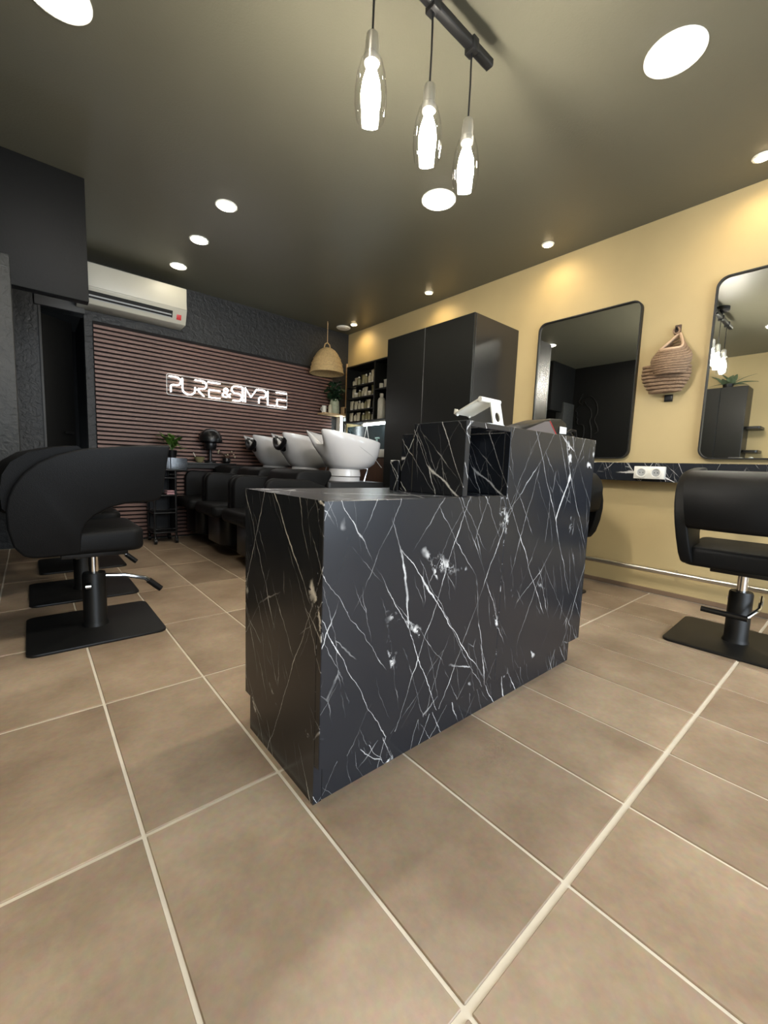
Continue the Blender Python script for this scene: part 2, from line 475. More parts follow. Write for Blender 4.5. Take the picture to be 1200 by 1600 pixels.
# ------------------------------------------------------------------ ceiling lights
def disc_light(name, label, group, x, y, r, em, rim, rimw=.012):
    t = thing(name, label, 'ceiling light', (x, y, H), 0, group)
    MB().lathe([(r, -.004), (r + rimw, -.004), (r + rimw, 0), (r, 0)], 36, (x, y, H), False, False).build('rim', rim, t)
    MB().lathe([(r, -.006), (r, -.001)], 36, (x, y, H)).build('diffuser', em, t)
    return t
for (x, y, lb) in ((1.55, .383, 'large round white ceiling light above the marble desk'), (1.55, 1.626, 'large round white ceiling light behind the hanging bulbs'),
                   (-.30, 1.79, 'large round white ceiling light over the row of left chairs'), (1.55, -.86, 'large round white ceiling light near the shop window'), (-.30, .54, 'added unseen round ceiling light by the ochre wall brightening the left floor')):  # ochre wall light is unseen, added to brighten the left floor
    disc_light('ceiling_light', lb, 'large round ceiling lights', x, y, .094, EM_PANEL, WHITEPL)
for k, (x, y) in enumerate(((.6, 2.617), (.6, 3.188), (.6, 3.764))):
    disc_light('downlight', ('medium round warm downlight farthest from the air conditioner', 'medium round warm downlight in the middle of three', 'medium round warm downlight next to the air conditioner')[k], 'downlights before the slat wall', x, y, .057, EM_DOWN, WHITEPL)
spots = [(2.49, .248, 'small warm spotlight over the mirror with the plant reflection'), (2.497, 1.421, 'small warm spotlight over the mirror beside the tall cabinet'),
         (2.497, 2.612, 'small warm spotlight above the tall black cabinet'), (2.53, 3.856, 'small warm spotlight over the bottle shelves'), (2.49, -.93, 'small warm spotlight near the shop window')]
for x, y, lb in spots:
    t = thing('spotlight', lb, 'spotlight', (x, y, H), 0, 'small wall spotlights')
    MB().lathe([(.030, -.006), (.043, -.004), (.045, 0), (.030, 0)], 28, (x, y, H), False, False).build('rim', WHITEPL, t)
    MB().lathe([(.030, -.008), (.030, -.001)], 24, (x, y, H)).build('lens', EM_SPOT, t)
    l = bpy.data.lights.new('spot_beam', 'SPOT'); l.energy = W_SPOT; l.color = C_SPOT; l.spot_size = R(125); l.spot_blend = .9; l.shadow_soft_size = .028
    lo = bpy.data.objects.new('spot_beam', l); COL.objects.link(lo); lo.parent = t; lo.location = (0, 0, -.02); lo.rotation_euler = (0, R(-25), 0)
t = thing('ceiling_vent', 'flat round cream vent disc on ceiling by the corner', 'vent', (2.51, 4.04, H))
MB().lathe([(.075, -.012), (.082, -.006), (.085, 0)], 32, (2.51, 4.04, H)).build('cover', WHITEPL, t)
MB().lathe([(.05, -.016), (.055, -.012)], 32, (2.51, 4.04, H)).build('cap', WHITEPL, t)

# ------------------------------------------------------------------ pendant bar
PY = .833
bar = thing('pendant_bar', 'black ceiling bar carrying three glass bulb pendants', 'pendant light', (.62, PY, H))
MB().prism(rrect(-.017, .017, 2.322, 2.352, .006, 3), lambda a, b: (.24, PY + a, b), lambda a, b: (.975, PY + a, b)).build('rail', BLACKMETAL, bar)
MB().lathe([(.062, 0), (.062, -.03), (.05, -.042), (.012, -.044), (.010, -.08)], 28, (.66, PY, H)).build('canopy', BLACKMETAL, bar)
for x in (.405, .657, .866):
    B(x - .016, x + .016, PY - .022, PY + .022, 2.31, 2.356).build('clip', BLACKMETAL, bar, bevel=.003)
    pd = MB().tube([(x, PY, 2.318), (x + .002, PY, 2.2), (x, PY, 2.085)], .0035, 8).build('cord', BLACKPLAST, bar)
    MB().lathe([(.006, 2.095), (.018, 2.085), (.021, 2.06), (.021, 2.03), (.024, 2.026), (.024, 2.005), (.016, 2.0)], 20, (x, PY, 0)).build('socket', STEEL, bar)
    sh = MB().lathe([(.022, 2.028), (.034, 2.01), (.044, 1.975), (.050, 1.93), (.050, 1.89), (.044, 1.85), (.043, 1.85), (.0488, 1.89), (.0488, 1.93), (.0428, 1.975), (.033, 2.009), (.021, 2.027)], 28, (x, PY, 0), False, False)
    sh.build('glass_shade', GLASS, bar)
    MB().lathe([(.012, 2.0), (.016, 1.985), (.026, 1.955), (.031, 1.92), (.030, 1.89), (.020, 1.86), (.006, 1.848)], 20, (x, PY, 0)).build('bulb', EM_BULB, bar)

# ------------------------------------------------------------------ air conditioner
AX0, AX1 = -.095, .728
ac = thing('air_conditioner', 'white split air conditioner mounted above the slat wall', 'air conditioner', ((AX0 + AX1) / 2, YB, 2.02))
prof = [(YB, 2.345), (4.03, 2.345), (4.005, 2.325), (3.990, 2.150), (3.996, 2.138), (4.045, 2.030), (YB, 2.02)]
MB().prism(prof, lambda a, b: (AX0, a, b), lambda a, b: (AX1, a, b)).build('body', ACWHITE, ac, bevel=.006)
B(AX0 + .004, AX1 - .004, 3.984, 3.999, 2.152, 2.338).build('front_panel', ACWHITE, ac, bevel=.005)
def slope(x0, x1, t0, t1, out0, out1):
    # box on the sloping underside; t runs 0..1 down the slope
    q0, q1 = Vector((0, 3.999, 2.131)), Vector((0, 4.042, 2.036))
    n = Vector((0, -.095, -.043)).normalized()
    a, b = q0.lerp(q1, t0), q0.lerp(q1, t1)
    m = MB(); P = []
    for x in (x0, x1):
        for q, o in ((a, out0), (a, out1), (b, out1), (b, out0)):
            v = q + n * o; P.append((x, v.y, v.z))
    m.add(P, [(0, 1, 2, 3), (7, 6, 5, 4), (0, 4, 5, 1), (1, 5, 6, 2), (2, 6, 7, 3), (3, 7, 4, 0)])
    return m
slope(AX0 + .06, AX1 - .12, .08, .66, 0, .003).build('vent_opening', DARKHOLE, ac)
slope(AX0 + .07, AX1 - .13, .36, .46, .003, .010).build('louver', GREYPL, ac)
slope(AX0 + .07, AX1 - .13, .62, .68, .003, .006).build('louver', GREYPL, ac)
st = slope(AX1 - .085, AX1 - .045, .28, .72, .002, .004).build('sticker', REDM, ac, bevel=.0005); st['label'] = 'small red round sticker'

# ------------------------------------------------------------------ reception desk
desk = thing('reception_desk', 'black marble look reception desk with white veins and raised end', 'desk', (.64, .63, 0))
def part(name, x0, x1, y0, y1, z0, z1, m=MARBLE, b=.0015): return B(x0, x1, y0, y1, z0, z1).build(name, m, desk, bevel=b, seg=1, uv=(m is MARBLE))
DF, DB, DT, UT = .432, .845, .702, .912
part('front_panel', .014, .676, DF, DF + .02, .098, DT)
part('front_panel', .6765, 1.272, DF, DF + .02, .098, UT)
ep = MB().prism([(DF + .022, 0), (.81, 0), (.81, .10), (DB, .10), (DB, DT), (DF + .0202, DT), (DF + .0202, .098), (DF + .022, .098)], lambda a, b: (.014, a, b), lambda a, b: (.036, a, b))
ep.build('end_panel', MARBLE, desk, uv=True)
part('end_panel', 1.252, 1.272, DF + .021, .63, .10, UT)
part('plinth', .037, 1.235, DF + .022, .80, 0, .10)
WT = mat('desk_worktop', (.30, .275, .235), .32, var=.12, vscale=5)
wt = part('worktop', .0362, 1.251, DF + .0202, DB, DT - .018, DT)
part('niche_side', .462, .482, DF, .636, DT + .0005, UT)
part('niche_top', .4825, .676, DF, .636, UT - .016, UT)
part('niche_back', .4825, .676, .60, .616, DT + .0005, UT - .0165)
part('niche_side', .6775, .694, DF + .021, .636, DT + .0005, UT - .0165)
part('upstand_top', .6945, 1.2515, DF + .021, .636, UT - .016, UT)
part('upstand_back', .6945, 1.2515, .618, .636, DT + .0005, UT - .0165)
part('shelf_block', .463, .70, .637, .69, DT + .0005, .882)
part('cable_box', .46, .56, .70, .74, DT + .0005, .80)
part('inner_floor', .04, 1.25, DF + .025, .80, .105, .12, BLACKMETAL)

# tablet stand on the raised end
ts = thing('tablet_stand', 'white folding tablet stand on the raised marble desk end', 'tablet stand', (.625, .52, UT))
X0 = .625
MB().prism(rrect(-.05, .05, .447, .57, .02), lambda a, b: (X0 + a, b, UT), lambda a, b: (X0 + a, b, UT + .004)).build('base', WHITEPL, ts)
# leg with an oval cable hole
og = rrect(-.026, .026, 0, .115, .004, 4)
hole = [(.013 * math.cos(2 * math.pi * k / 20), .038 + .024 * math.sin(2 * math.pi * k / 20)) for k in range(20)]
def legpt(a, b, o): return (X0 + .022 + a, .462 + b * .15 - o, UT + .004 + b * .62)
m = MB()
n = len(og)
def near(h): return min(range(n), key=lambda i: (og[i][0] - h[0]) ** 2 * 3 + (og[i][1] - h[1]) ** 2)
outer = [(.026 * max(-1, min(1, 1.6 * math.cos(2 * math.pi * k / 20))), .0575 + .0575 * max(-1, min(1, 1.6 * math.sin(2 * math.pi * k / 20)))) for k in range(20)]
m.rings([[legpt(a, b, 0) for a, b in outer], [legpt(a, b, 0) for a, b in hole], [legpt(a, b, .004) for a, b in hole], [legpt(a, b, .004) for a, b in outer]], closed=True)
m.build('leg', WHITEPL, ts)
MB().tube([(X0 - .048, .481, UT + .076), (X0 + .050, .481, UT + .076)], .0075, 12).build('hinge', WHITEPL, ts)
MB().prism(rrect(-.044, .044, 0, .105, .01), lambda a, b: (X0 + a, .484 + b * .90, UT + .076 - b * .36), lambda a, b: (X0 + a, .486 + b * .90, UT + .080 - b * .36)).build('tray', WHITEPL, ts)
for s in (-1, 1):
    MB().tube([(X0 + s * .030, .576, UT + .039), (X0 + s * .030, .587, UT + .044), (X0 + s * .030, .584, UT + .056)], .006, 8).build('lip', WHITEPL, ts)

# card terminal
ct = thing('card_terminal', 'black card payment terminal with grey side on the raised desk end', 'card terminal', (1.0, .53, UT))
pr = [(.79, 0), (1.03, 0), (1.10, .008), (1.10, .05), (1.06, .064), (.98, .058), (.93, .046), (.80, .010)]
MB().prism(pr, lambda a, b: (a, .472, UT + b), lambda a, b: (a, .575, UT + b)).build('body', BLACKPLAST, ct, bevel=.004)
MB().prism([(.815, .004), (1.02, .004), (.968, .047), (.940, .044)], lambda a, b: (a, .4695, UT + b), lambda a, b: (a, .4725, UT + b)).build('side_panel', mat('taupe_plastic', (.12, .10, .095), .4, var=.1), ct)
MB().tube([(1.023, .469, UT + .004), (.970, .469, UT + .048)], .0016, 6).build('red_stripe', REDM, ct)
MB().prism([(1.045, .010), (1.094, .012), (1.094, .036), (1.045, .036)], lambda a, b: (a, .468, UT + b), lambda a, b: (a, .4705, UT + b)).build('label', WHITEPL, ct)
cb = MB()
cb.tube([(1.11, .52, UT + .012), (1.14, .50, UT + .016), (1.175, .49, UT + .034), (1.21, .49, UT + .033), (1.24, .50, UT + .014), (1.235, .53, UT + .008), (1.19, .535, UT + .008), (1.15, .52, UT + .02), (1.18, .50, UT + .026), (1.225, .51, UT + .02), (1.23, .54, UT + .007)], .0055, 8)
cb.build('cable', BLACKPLAST, ct)

# ------------------------------------------------------------------ styling chairs
OUT = [(.262, .836), (.256, .79), (.236, .63), (.228, .604), (.20, .592), (.10, .586), (.04, .570), (-.01, .54), (-.04, .507), (-.054, .47), (-.057, .43), (-.057, .392), (-.07, .380),
       (-.20, .380), (-.235, .390), (-.262, .43), (-.276, .50), (-.277, .57), (-.268, .62), (-.25, .665), (-.22, .71), (-.178, .749), (-.12, .780), (-.043, .805), (.08, .822), (.18, .832)]
def make_chair():
    t = thing('styling_chair', 'x', 'chair', (0, 0, 0), 0, 'black styling chairs')
    yo = lambda z: .205 + (z - .38) * .165
    for s in (-1, 1):
        MB().prism(OUT, lambda a, b: (a, s * yo(b), b), lambda a, b: (a, s * (yo(b) - .05), b)).build('side_panel', LEATHER, t, bevel=.014, seg=3, local=True)
    # backrest: closed section swept from panel to panel with a slight bulge
    sec = [(-.272, .553), (-.288, .575), (-.290, .64), (-.281, .70), (-.256, .746), (-.206, .783), (-.13, .805), (-.06, .816), (-.035, .800), (-.085, .72), (-.125, .61), (-.155, .56), (-.20, .550)]
    rs = []
    for k in range(9):
        u = -1 + k / 4
        rs.append([(a - .035 * (1 - u * u), u * (yo(b) - .045), b) for a, b in sec])
    MB().rings(rs).build('backrest', LEATHER, t, local=True, angle=60)
    MB().prism(rrect(-.235, .172, -.205, .205, .05), lambda a, b: (a, b, .376), lambda a, b: (a, b, .476 - .012 * (a < 0))).build('seat', LEATHER, t, bevel=.022, seg=3, local=True)
    B(-.12, .12, -.11, .11, .345, .376).build('seat_plate', BLACKMETAL, t, bevel=.004, local=True)
    MB().lathe([(.020, .24), (.020, .35)], 20).build('piston', CHROME, t, local=True)
    MB().lathe([(.052, .012), (.050, .02), (.046, .03), (.046, .245), (.042, .255), (.02, .256)], 28).build('column', BLACKMETAL, t, local=True)
    MB().prism(rrect(-.245, .245, -.245, .245, .035), lambda a, b: (a, b, .0), lambda a, b: (a, b, .012)).build('base_plate', BLACKMETAL, t, bevel=.003, local=True)
    return t
chair_spots = [
    ((-.245, 1.952, 0), 0, -8, 'black wraparound styling chair with square base in front of the others on the left'),
    ((-.235, 2.63, 0), 0, -8, 'black wraparound styling chair in the middle of the row along the black wall'),
    ((-.185, 3.36, 0), 0, -8, 'black wraparound styling chair farthest down the row along the black wall'),
    ((2.09, .052, 0), 2, 150, 'black styling chair facing the mirror with the plant reflection'),
    ((2.10, 1.10, 0), 69, 100, 'black styling chair half hidden behind the marble desk')]
proto = make_chair()
for k, (loc, rz, lev, lb) in enumerate(chair_spots):
    c = proto if k == 0 else dup(proto, loc)
    c.location = loc; c.rotation_euler = (0, 0, R(rz)); c['label'] = lb
    if k == 4:
        for ch in c.children:
            if ch.name.startswith('base_plate'): ch.rotation_euler = (0, 0, R(-rz))
for k, (loc, rz, lev, lb) in enumerate(chair_spots):
    c = proto if k == 0 else [o for o in COL.objects if o.get('label') == lb][0]
    a = R(lev); ca, sa = math.cos(a), math.sin(a)
    rot = lambda x, y, z: (x * ca - y * sa, x * sa + y * ca, z)
    if k != 3:
        lv = MB().tube([rot(*p) for p in ((.03, 0, .235), (.12, 0, .228), (.20, 0, .205), (.218, 0, .19))], .0095, 10).build('lever', CHROME, c, local=True)
        MB().tube([rot(*p) for p in ((.215, 0, .193), (.262, 0, .148), (.268, 0, .143))], .014, 10).build('lever_grip', BLACKPLAST, lv, local=True)
    else:
        lv = MB().tube([(.04, -.07, .235), (-.06, -.075, .20), (-.115, -.045, .165), (-.12, -.03, .16)], .0085, 10).build('lever', CHROME, c, local=True)
        MB().tube([(-.12, -.045, .158), (-.12, .125, .162)], .013, 10).build('lever_grip', BLACKPLAST, lv, local=True)
    MB().tube([rot(*p) for p in ((-.01, -.056, .205), (-.03, -.058, .205))], .014, 12).build('bolt', CHROME, c, local=True)

# ------------------------------------------------------------------ hair wash units
def make_wash():
    t = thing('wash_unit', 'x', 'wash unit', (0, 0, 0), 0, 'backwash units')
    MB().prism(rrect(.70, 1.30, -.2, .2, .08), lambda a, b: (a, b, .10), lambda a, b: (a, b, .345)).build('base', BLACKPLAST, t, bevel=.01, local=True)
    MB().prism(rrect(.95, 1.70, -.16, .16, .05), lambda a, b: (a, b, 0), lambda a, b: (a, b, .10)).build('plinth', BLACKPLAST, t, local=True)
    MB().prism(rrect(.615, 1.2, -.245, .245, .05), lambda a, b: (a, b, .335), lambda a, b: (a, b, .43)).build('seat', LEATHER, t, bevel=.03, seg=3, local=True)
    # tilted backrest
    MB().prism([(.95, .40), (1.08, .40), (1.29, .70), (1.275, .735), (1.05, .735), (1.0, .72), (.96, .62)], lambda a, b: (a, -.235, b), lambda a, b: (a, .235, b)).build('backrest', LEATHER, t, bevel=.02, seg=3, local=True)
    for s in (-1, 1):
        o = arc(.80, .60, .075, 180, 90, 6) + [(1.05, .665), (1.20, .615), (1.24, .56), (1.24, .34), (.725, .34)]
        MB().prism(o, lambda a, b: (a, s * .25, b), lambda a, b: (a, s * .304, b)).build('armrest', LEATHER, t, bevel=.014, seg=3, local=True)
    MB().prism(rrect(1.24, 1.80, -.24, .24, .03), lambda a, b: (a, b, .10), lambda a, b: (a, b, .65)).build('rear_housing', BLACKPLAST, t, bevel=.006, local=True)
    # ceramic bowl
    lv = [(1.435, 1.685, .125, .745, .745), (1.39, 1.77, .155, .785, .755), (1.345, 1.83, .178, .85, .79), (1.295, 1.855, .190, .93, .86), (1.255, 1.868, .197, 1.0, .92), (1.235, 1.876, .200, 1.050, .965), (1.237, 1.873, .196, 1.056, .97),
          (1.262, 1.853, .178, 1.045, .962), (1.30, 1.83, .165, .98, .90), (1.38, 1.79, .14, .87, .83), (1.50, 1.72, .08, .81, .80)]
    rs = []
    for q, (xf, xb, hw, zf, zb) in enumerate(lv):
        ring = []
        for i in range(56):
            a = 2 * math.pi * i / 56
            cx, sy = math.cos(a), math.sin(a)
            ex = 2.6 if q > 2 else 2.1
            ux = math.copysign(abs(cx) ** (2 / ex), cx); uy = math.copysign(abs(sy) ** (2 / ex), sy)
            x = (xf + xb) / 2 + (xb - xf) / 2 * ux
            y = hw * uy
            f = (x - xf) / (xb - xf)
            z = zf + (zb - zf) * f
            if 3 <= q <= 9:
                w = {3: .2, 4: .55, 5: 1, 6: 1, 7: 1, 8: .7, 9: .2}[q]
                g = math.exp(-(y / .085) ** 4) * max(0, 1 - f * 3.2)
                z -= .115 * w * g; x += .12 * w * g
                hn = math.exp(-((abs(y) - .135) / .05) ** 2) * max(0, 1 - f * 4)
                x -= .02 * w * hn
            ring.append((x, y, z))
        rs.append(ring)
    bs = MB().rings(rs).build('basin', CERAMIC, t, local=True, angle=70)
    MB().tube([(1.46, -.19, .99), (1.70, -.197, .86), (1.80, -.19, .77)], .0016, 6).build('mould_line', GREYPL, bs, local=True)
    MB().tube([(1.60, 0, .83), (1.60, 0, .84)], .02, 14).build('drain', CHROME, bs, local=True)
    MB().lathe([(.135, .692), (.133, .72), (.127, .75), (.125, .77)], 36, (1.557, 0, 0)).build('pedestal', CERAMIC, t, local=True)
    MB().lathe([(.128, .648), (.130, .685)], 36, (1.557, 0, 0)).build('foot_ring', CERAMIC, t, local=True)
    MB().tube([(1.76, -.05, .80), (1.75, -.06, .74), (1.72, -.06, .65)], .008, 8).build('hose', CHROME, t, local=True)
    return t
wash = make_wash()
wash_spots = [(2.575, 'white basin hair wash unit with bare notch next to the washing counter'), (3.22, 'hair wash unit with black neck rest in the middle of three'), (3.865, 'hair wash unit with black neck rest against the slat wall')]
units = []
for k, (y, lb) in enumerate(wash_spots):
    u = wash if k == 0 else dup(wash, (0, y, 0))
    u.location = (0, y, 0); u['label'] = lb; units.append(u)
for u in units[1:]:
    m = MB()
    m.tube([(1.30 - .02 * math.sin(a), .105 * math.cos(a), 1.02 - .105 * math.sin(a)) for a in [math.pi * k / 10 for k in range(11)]], [.024] * 11, 10)
    m.tube([(1.34, .10 * math.cos(a), 1.01 - .105 * math.sin(a)) for a in [math.pi * k / 10 for k in range(11)]], [.026] * 11, 10)
    m.build('neck_rest', BLACKPLAST, u, local=True)

# ------------------------------------------------------------------ tall cabinet
CX0, CY0, CY1, CZ = 2.13, 1.755, 2.752, 1.95
cab = thing('tall_cabinet', 'tall black two door cabinet standing against the ochre wall', 'cabinet', ((CX0 + XR) / 2, (CY0 + CY1) / 2, 0))
B(CX0 + .022, XR - .002, CY0, CY1, .0, CZ).build('body', CABSIDE, cab, bevel=.002, seg=1)
sp = 2.27
B(CX0, CX0 + .02, CY0 + .001, sp - .0015, .06, CZ).build('door', CABINET, cab, bevel=.002, seg=1)
B(CX0, CX0 + .02, sp + .0015, CY1 - .001, .06, CZ).build('door', CABINET, cab, bevel=.002, seg=1)

# ------------------------------------------------------------------ mirrors, marble ledge, sockets, foot rail
def mirror(y0, y1, z0, z1, lb):
    t = thing('wall_mirror', lb, 'mirror', (XR, (y0 + y1) / 2, z0), 0, 'black framed wall mirrors')
    o = rrect(y0, y1, z0, z1, .06, 8); i = rrect(y0 + .008, y1 - .008, z0 + .008, z1 - .008, .054, 8)
    m = MB()
    m.rings([[(XR - .001, a, b) for a, b in o], [(XR - .035, a, b) for a, b in o], [(XR - .035, a, b) for a, b in i], [(XR - .001, a, b) for a, b in i]], closed=True)
    m.build('frame', BLACKMETAL, t)
    MB().prism(i, lambda a, b: (XR - .022, a, b), lambda a, b: (XR - .002, a, b)).build('mirror_glass', MIRROR, t)
mirror(.815, 1.555, .895, 1.945, 'black framed rounded mirror between the tall cabinet and the basket')
mirror(-.36, .425, .895, 1.955, 'black framed rounded mirror beside the basket above the sockets')
ledge = thing('wall_ledge', 'long black marble look ledge under the mirrors', 'ledge', (XR - .05, .1, .745))
B(XR - .105, XR - .001, -2.2, 1.752, .745, .866).build('board', MARBLE, ledge, bevel=.002, seg=1, uv=True)
SXF = XR - .105
so = thing('power_socket', 'white double power socket fixed to the marble ledge', 'socket', (SXF, .645, .765))
B(SXF - .032, SXF - .0005, .558, .733, .762, .842).build('box', WHITEPL, so, bevel=.004)
for y in (.604, .687):
    mk = MB()
    n = 28
    ringf = lambda r, x: [(x, y + r * math.cos(2 * math.pi * k / n), .802 + r * math.sin(2 * math.pi * k / n)) for k in range(n)]
    mk.rings([ringf(.031, SXF - .031), ringf(.031, SXF - .039), ringf(.024, SXF - .039), ringf(.024, SXF - .033)], False, False)
    rg = mk.build('outlet', WHITEPL, so)
    MB().rings([ringf(.024, SXF - .0335), ringf(.024, SXF - .032)]).build('recess', GREYPL, rg)
    for dy in (-.009, .009): MB().tube([(SXF - .033, y + dy, .802), (SXF - .0355, y + dy, .802)], .003, 8).build('pin_hole', DARKHOLE, rg)
    MB().tube([(SXF - .033, y, .790), (SXF - .042, y, .790)], .0025, 8).build('earth_pin', STEEL, rg)
sw = thing('wall_socket', 'small black square outlet below the hanging basket', 'socket', (XR, .615, 1.25))
B(XR - .012, XR - .0005, .594, .640, 1.262, 1.306).build('plate', BLACKPLAST, sw, bevel=.002)
B(XR - .014, XR - .012, .602, .632, 1.269, 1.299).build('insert', DARKHOLE, sw, bevel=.001)
rail = thing('foot_rail', 'chrome foot rail running low along the ochre wall', 'rail', (XR - .1, .1, 0))
MB().tube([(XR - .10, -2.2, .172), (XR - .10, 1.70, .172)], .0165, 16).build('tube', STEEL, rail)
for y in (-2.0, -.75, .45 + .02, 1.65):
    MB().tube([(XR - .10, y, .172), (XR - .001, y, .172)], .009, 10).build('bracket', STEEL, rail)

# ------------------------------------------------------------------ hanging basket
hk = thing('coat_hook', 'small brown hook on the ochre wall holding the basket', 'hook', (XR, .605, 1.70))
B(XR - .012, XR - .0005, .588, .622, 1.675, 1.735).build('plate', WALNUT, hk, bevel=.003)
MB().tube([(XR - .012, .605, 1.705), (XR - .035, .605, 1.70), (XR - .042, .605, 1.715)], .006, 8).build('peg', BLACKMETAL, hk)
bk = thing('hanging_basket', 'two tier woven jute basket hanging on the ochre wall', 'basket', (XR, .62, 1.33))
def coil_bowl(name, cy, z0, z1, rfun, skew, depth, nr):
    m = MB()
    for k in range(nr):
        f = k / (nr - 1)
        z = z0 + (z1 - z0) * f
        r = rfun(f)
        path = []
        for i in range(28):
            a = 2 * math.pi * i / 28
            yy = cy + r * math.cos(a)
            xx = XR - .012 - depth * r * (1 + math.sin(a)) * .5 - .004
            path.append((xx, yy, z + skew * (math.cos(a)) * f + random.uniform(-.001, .001)))
        m.tube(path, .0098, 7, closed=True)
    return m.build(name, ROPE, bk)
coil_bowl('lower_bowl', .632, 1.325, 1.47, lambda f: .085 + .045 * math.sin(min(1, f * 1.15) * math.pi / 1.7), .012, .72, 8)
m = MB()
def pouch(f):
    w = .078 + .040 * math.sin(min(1, f * 1.25) * math.pi / 2) - .042 * max(0, f - .55) / .45
    d = .150 + .035 * math.sin(f * math.pi / 1.6)
    zf, zb = 1.418 + .130 * f, 1.45 + .230 * f
    out = []
    for i in range(30):
        a = 2 * math.pi * i / 30
        bk_ = (1 + math.cos(a)) / 2                       # 1 at the wall, 0 in front
        y = .600 - .008 * f + w * math.sin(a) * (1 - .75 * f ** 2 * bk_)
        out.append((XR - .014 - d * (1 - bk_), y, zf + (zb - zf) * bk_ ** 1.6))
    return out
for k in range(10): m.tube(pouch(k / 10), .0085, 7, closed=True)
m.build('upper_bowl', ROPE, bk)
MB().tube(pouch(1.0), .0075, 7, closed=True).build('rim_cord', mat('pale_jute_cord', (.55, .38, .25), .8, var=.2, bump=.5, bscale=200), bk)
MB().tube([(XR - .030, .606 + .016 * math.sin(2 * math.pi * k / 14), 1.695 + .018 * math.cos(2 * math.pi * k / 14)) for k in range(14)], .0055, 7, closed=True).build('loop', ROPE, bk)

# ------------------------------------------------------------------ bottle shelves, counter, LED tubes
UX = 2.50
su = thing('bottle_shelf', 'black open wall shelf unit full of bottles beside the tall cabinet', 'shelf', ((UX + XR) / 2, 3.4, 1.27))
UY0, UY1, UZ0, UZ1 = 2.765, 3.93, 1.285, 1.945
B(XR - .014, XR - .001, UY0, UY1, UZ0, UZ1).build('back_panel', CABINET, su)
B(UX, XR - .014, UY0, UY1, UZ1 - .018, UZ1).build('top_panel', CABINET, su, bevel=.001, seg=1)
B(UX, XR - .014, UY0, UY1, UZ0, UZ0 + .018).build('bottom_panel', CABINET, su, bevel=.001, seg=1)
for y in (UY0, 3.39, UY1 - .018): B(UX, XR - .014, y, y + .018, UZ0 + .018, UZ1 - .018).build('upright', CABINET, su, bevel=.001, seg=1)
lev = [1.303, 1.437, 1.578, 1.716]
for z in lev[1:]: B(UX + .005, XR - .014, 3.409, UY1 - .019, z - .014, z).build('shelf_board', CABINET, su, bevel=.001, seg=1)
B(UX + .005, XR - .014, UY0 + .019, 3.389, 1.62, 1.634).build('shelf_board', CABINET, su, bevel=.001, seg=1)
def bottle(kind, x, y, z, h, r, m, lb, grp):
    if kind == 'jar':
        t = thing('cosmetic_jar', lb, 'jar', (x, y, z), 0, grp)
        MB().lathe([(r, 0), (r, h * .7), (r * .95, h * .72)], 14, (x, y, z)).build('body', m, t)
        MB().lathe([(r * 1.03, h * .72), (r * 1.03, h)], 14, (x, y, z)).build('lid', WHITEB, t)
    elif kind == 'tube':
        t = thing('cosmetic_tube', lb, 'tube', (x, y, z), 0, grp)
        rs = [[(x + rr * ex * math.cos(a), y + rr * math.sin(a) * (2 - ex), z + q) for a in [2 * math.pi * i / 14 for i in range(14)]] for rr, ex, q in ((r, 1, h * .16), (r, .95, h * .4), (r, .5, h * .8), (r, .15, h))]
        MB().rings(rs).build('body', m, t)
        MB().lathe([(r * .8, 0), (r * .8, h * .16)], 14, (x, y, z)).build('cap', WHITEB, t)
    else:
        t = thing('product_bottle', lb, 'bottle', (x, y, z), 0, grp)
        MB().lathe([(r, 0), (r, h * .66), (r * .8, h * .72), (r * .38, h * .76), (r * .38, h * .82)], 14, (x, y, z)).build('body', m, t)
        MB().lathe([(r * .5, h * .82), (r * .5, h * .94), (r * .25, h * .95), (r * .25, h)], 12, (x, y, z)).build('cap', WHITEB if random.random() < .6 else BLACKPLAST, t)
    return t
rown = ['bottom', 'second lowest', 'second highest', 'top']
kinds = [('tube', CREAMB, 'cream coloured tube standing on the %s bottle shelf'), ('bottle', AMBER, 'olive green product bottle on the %s bottle shelf'), ('jar', CREAMB, 'short cream jar with white lid on the %s bottle shelf'), ('bottle', CREAMB, 'cream coloured product bottle on the %s bottle shelf'), ('tube', AMBER, 'olive green tube on the %s bottle shelf')]
pattern = ['0301413', '0033104', '0213024', '3014130']
for r_, z in enumerate(lev):
    ys = [3.882 - .066 * k for k in range(7)]
    for k, y in enumerate(ys):
        kd, m_, lb = kinds[int(pattern[r_][k])]
        hh = {'tube': random.uniform(.10, .125), 'bottle': random.uniform(.09, .115), 'jar': random.uniform(.055, .075)}[kd]
        if r_ == 3 and k > 3: hh *= 1.3
        bottle(kd, UX + random.uniform(.05, .085), y, z, hh, random.uniform(.019, .024), m_, lb % rown[r_], 'products on the %s bottle shelf' % rown[r_])
bottle('jar', UX + .06, 3.345, 1.634, .06, .022, WHITEB, 'small white jar on the short shelf nearest the tall cabinet', None)
bottle('tube', UX + .07, 3.285, 1.634, .10, .018, WHITEB, 'slim white tube on the short shelf nearest the tall cabinet', None)
tb = thing('large_bottle', 'tall white refill bottle at the foot of the bottle shelf', 'bottle', (UX + .06, 3.33, UZ0 + .018))
MB().lathe([(.042, 0), (.044, .01), (.044, .20), (.036, .225), (.018, .24), (.018, .25)], 20, (UX + .06, 3.33, UZ0 + .018)).build('body', WHITEB, tb)
MB().lathe([(.022, .25), (.022, .28)], 16, (UX + .06, 3.33, UZ0 + .018)).build('cap', WHITEB, tb)
lt = thing('led_tube', 'white horizontal light tube under the bottle shelf', 'lamp', (UX + .03, 3.4, 1.245))
MB().tube([(UX + .03, 3.07, 1.256), (UX + .03, 3.60, 1.250)], .012, 12).build('glow_tube', EM_LED, lt)
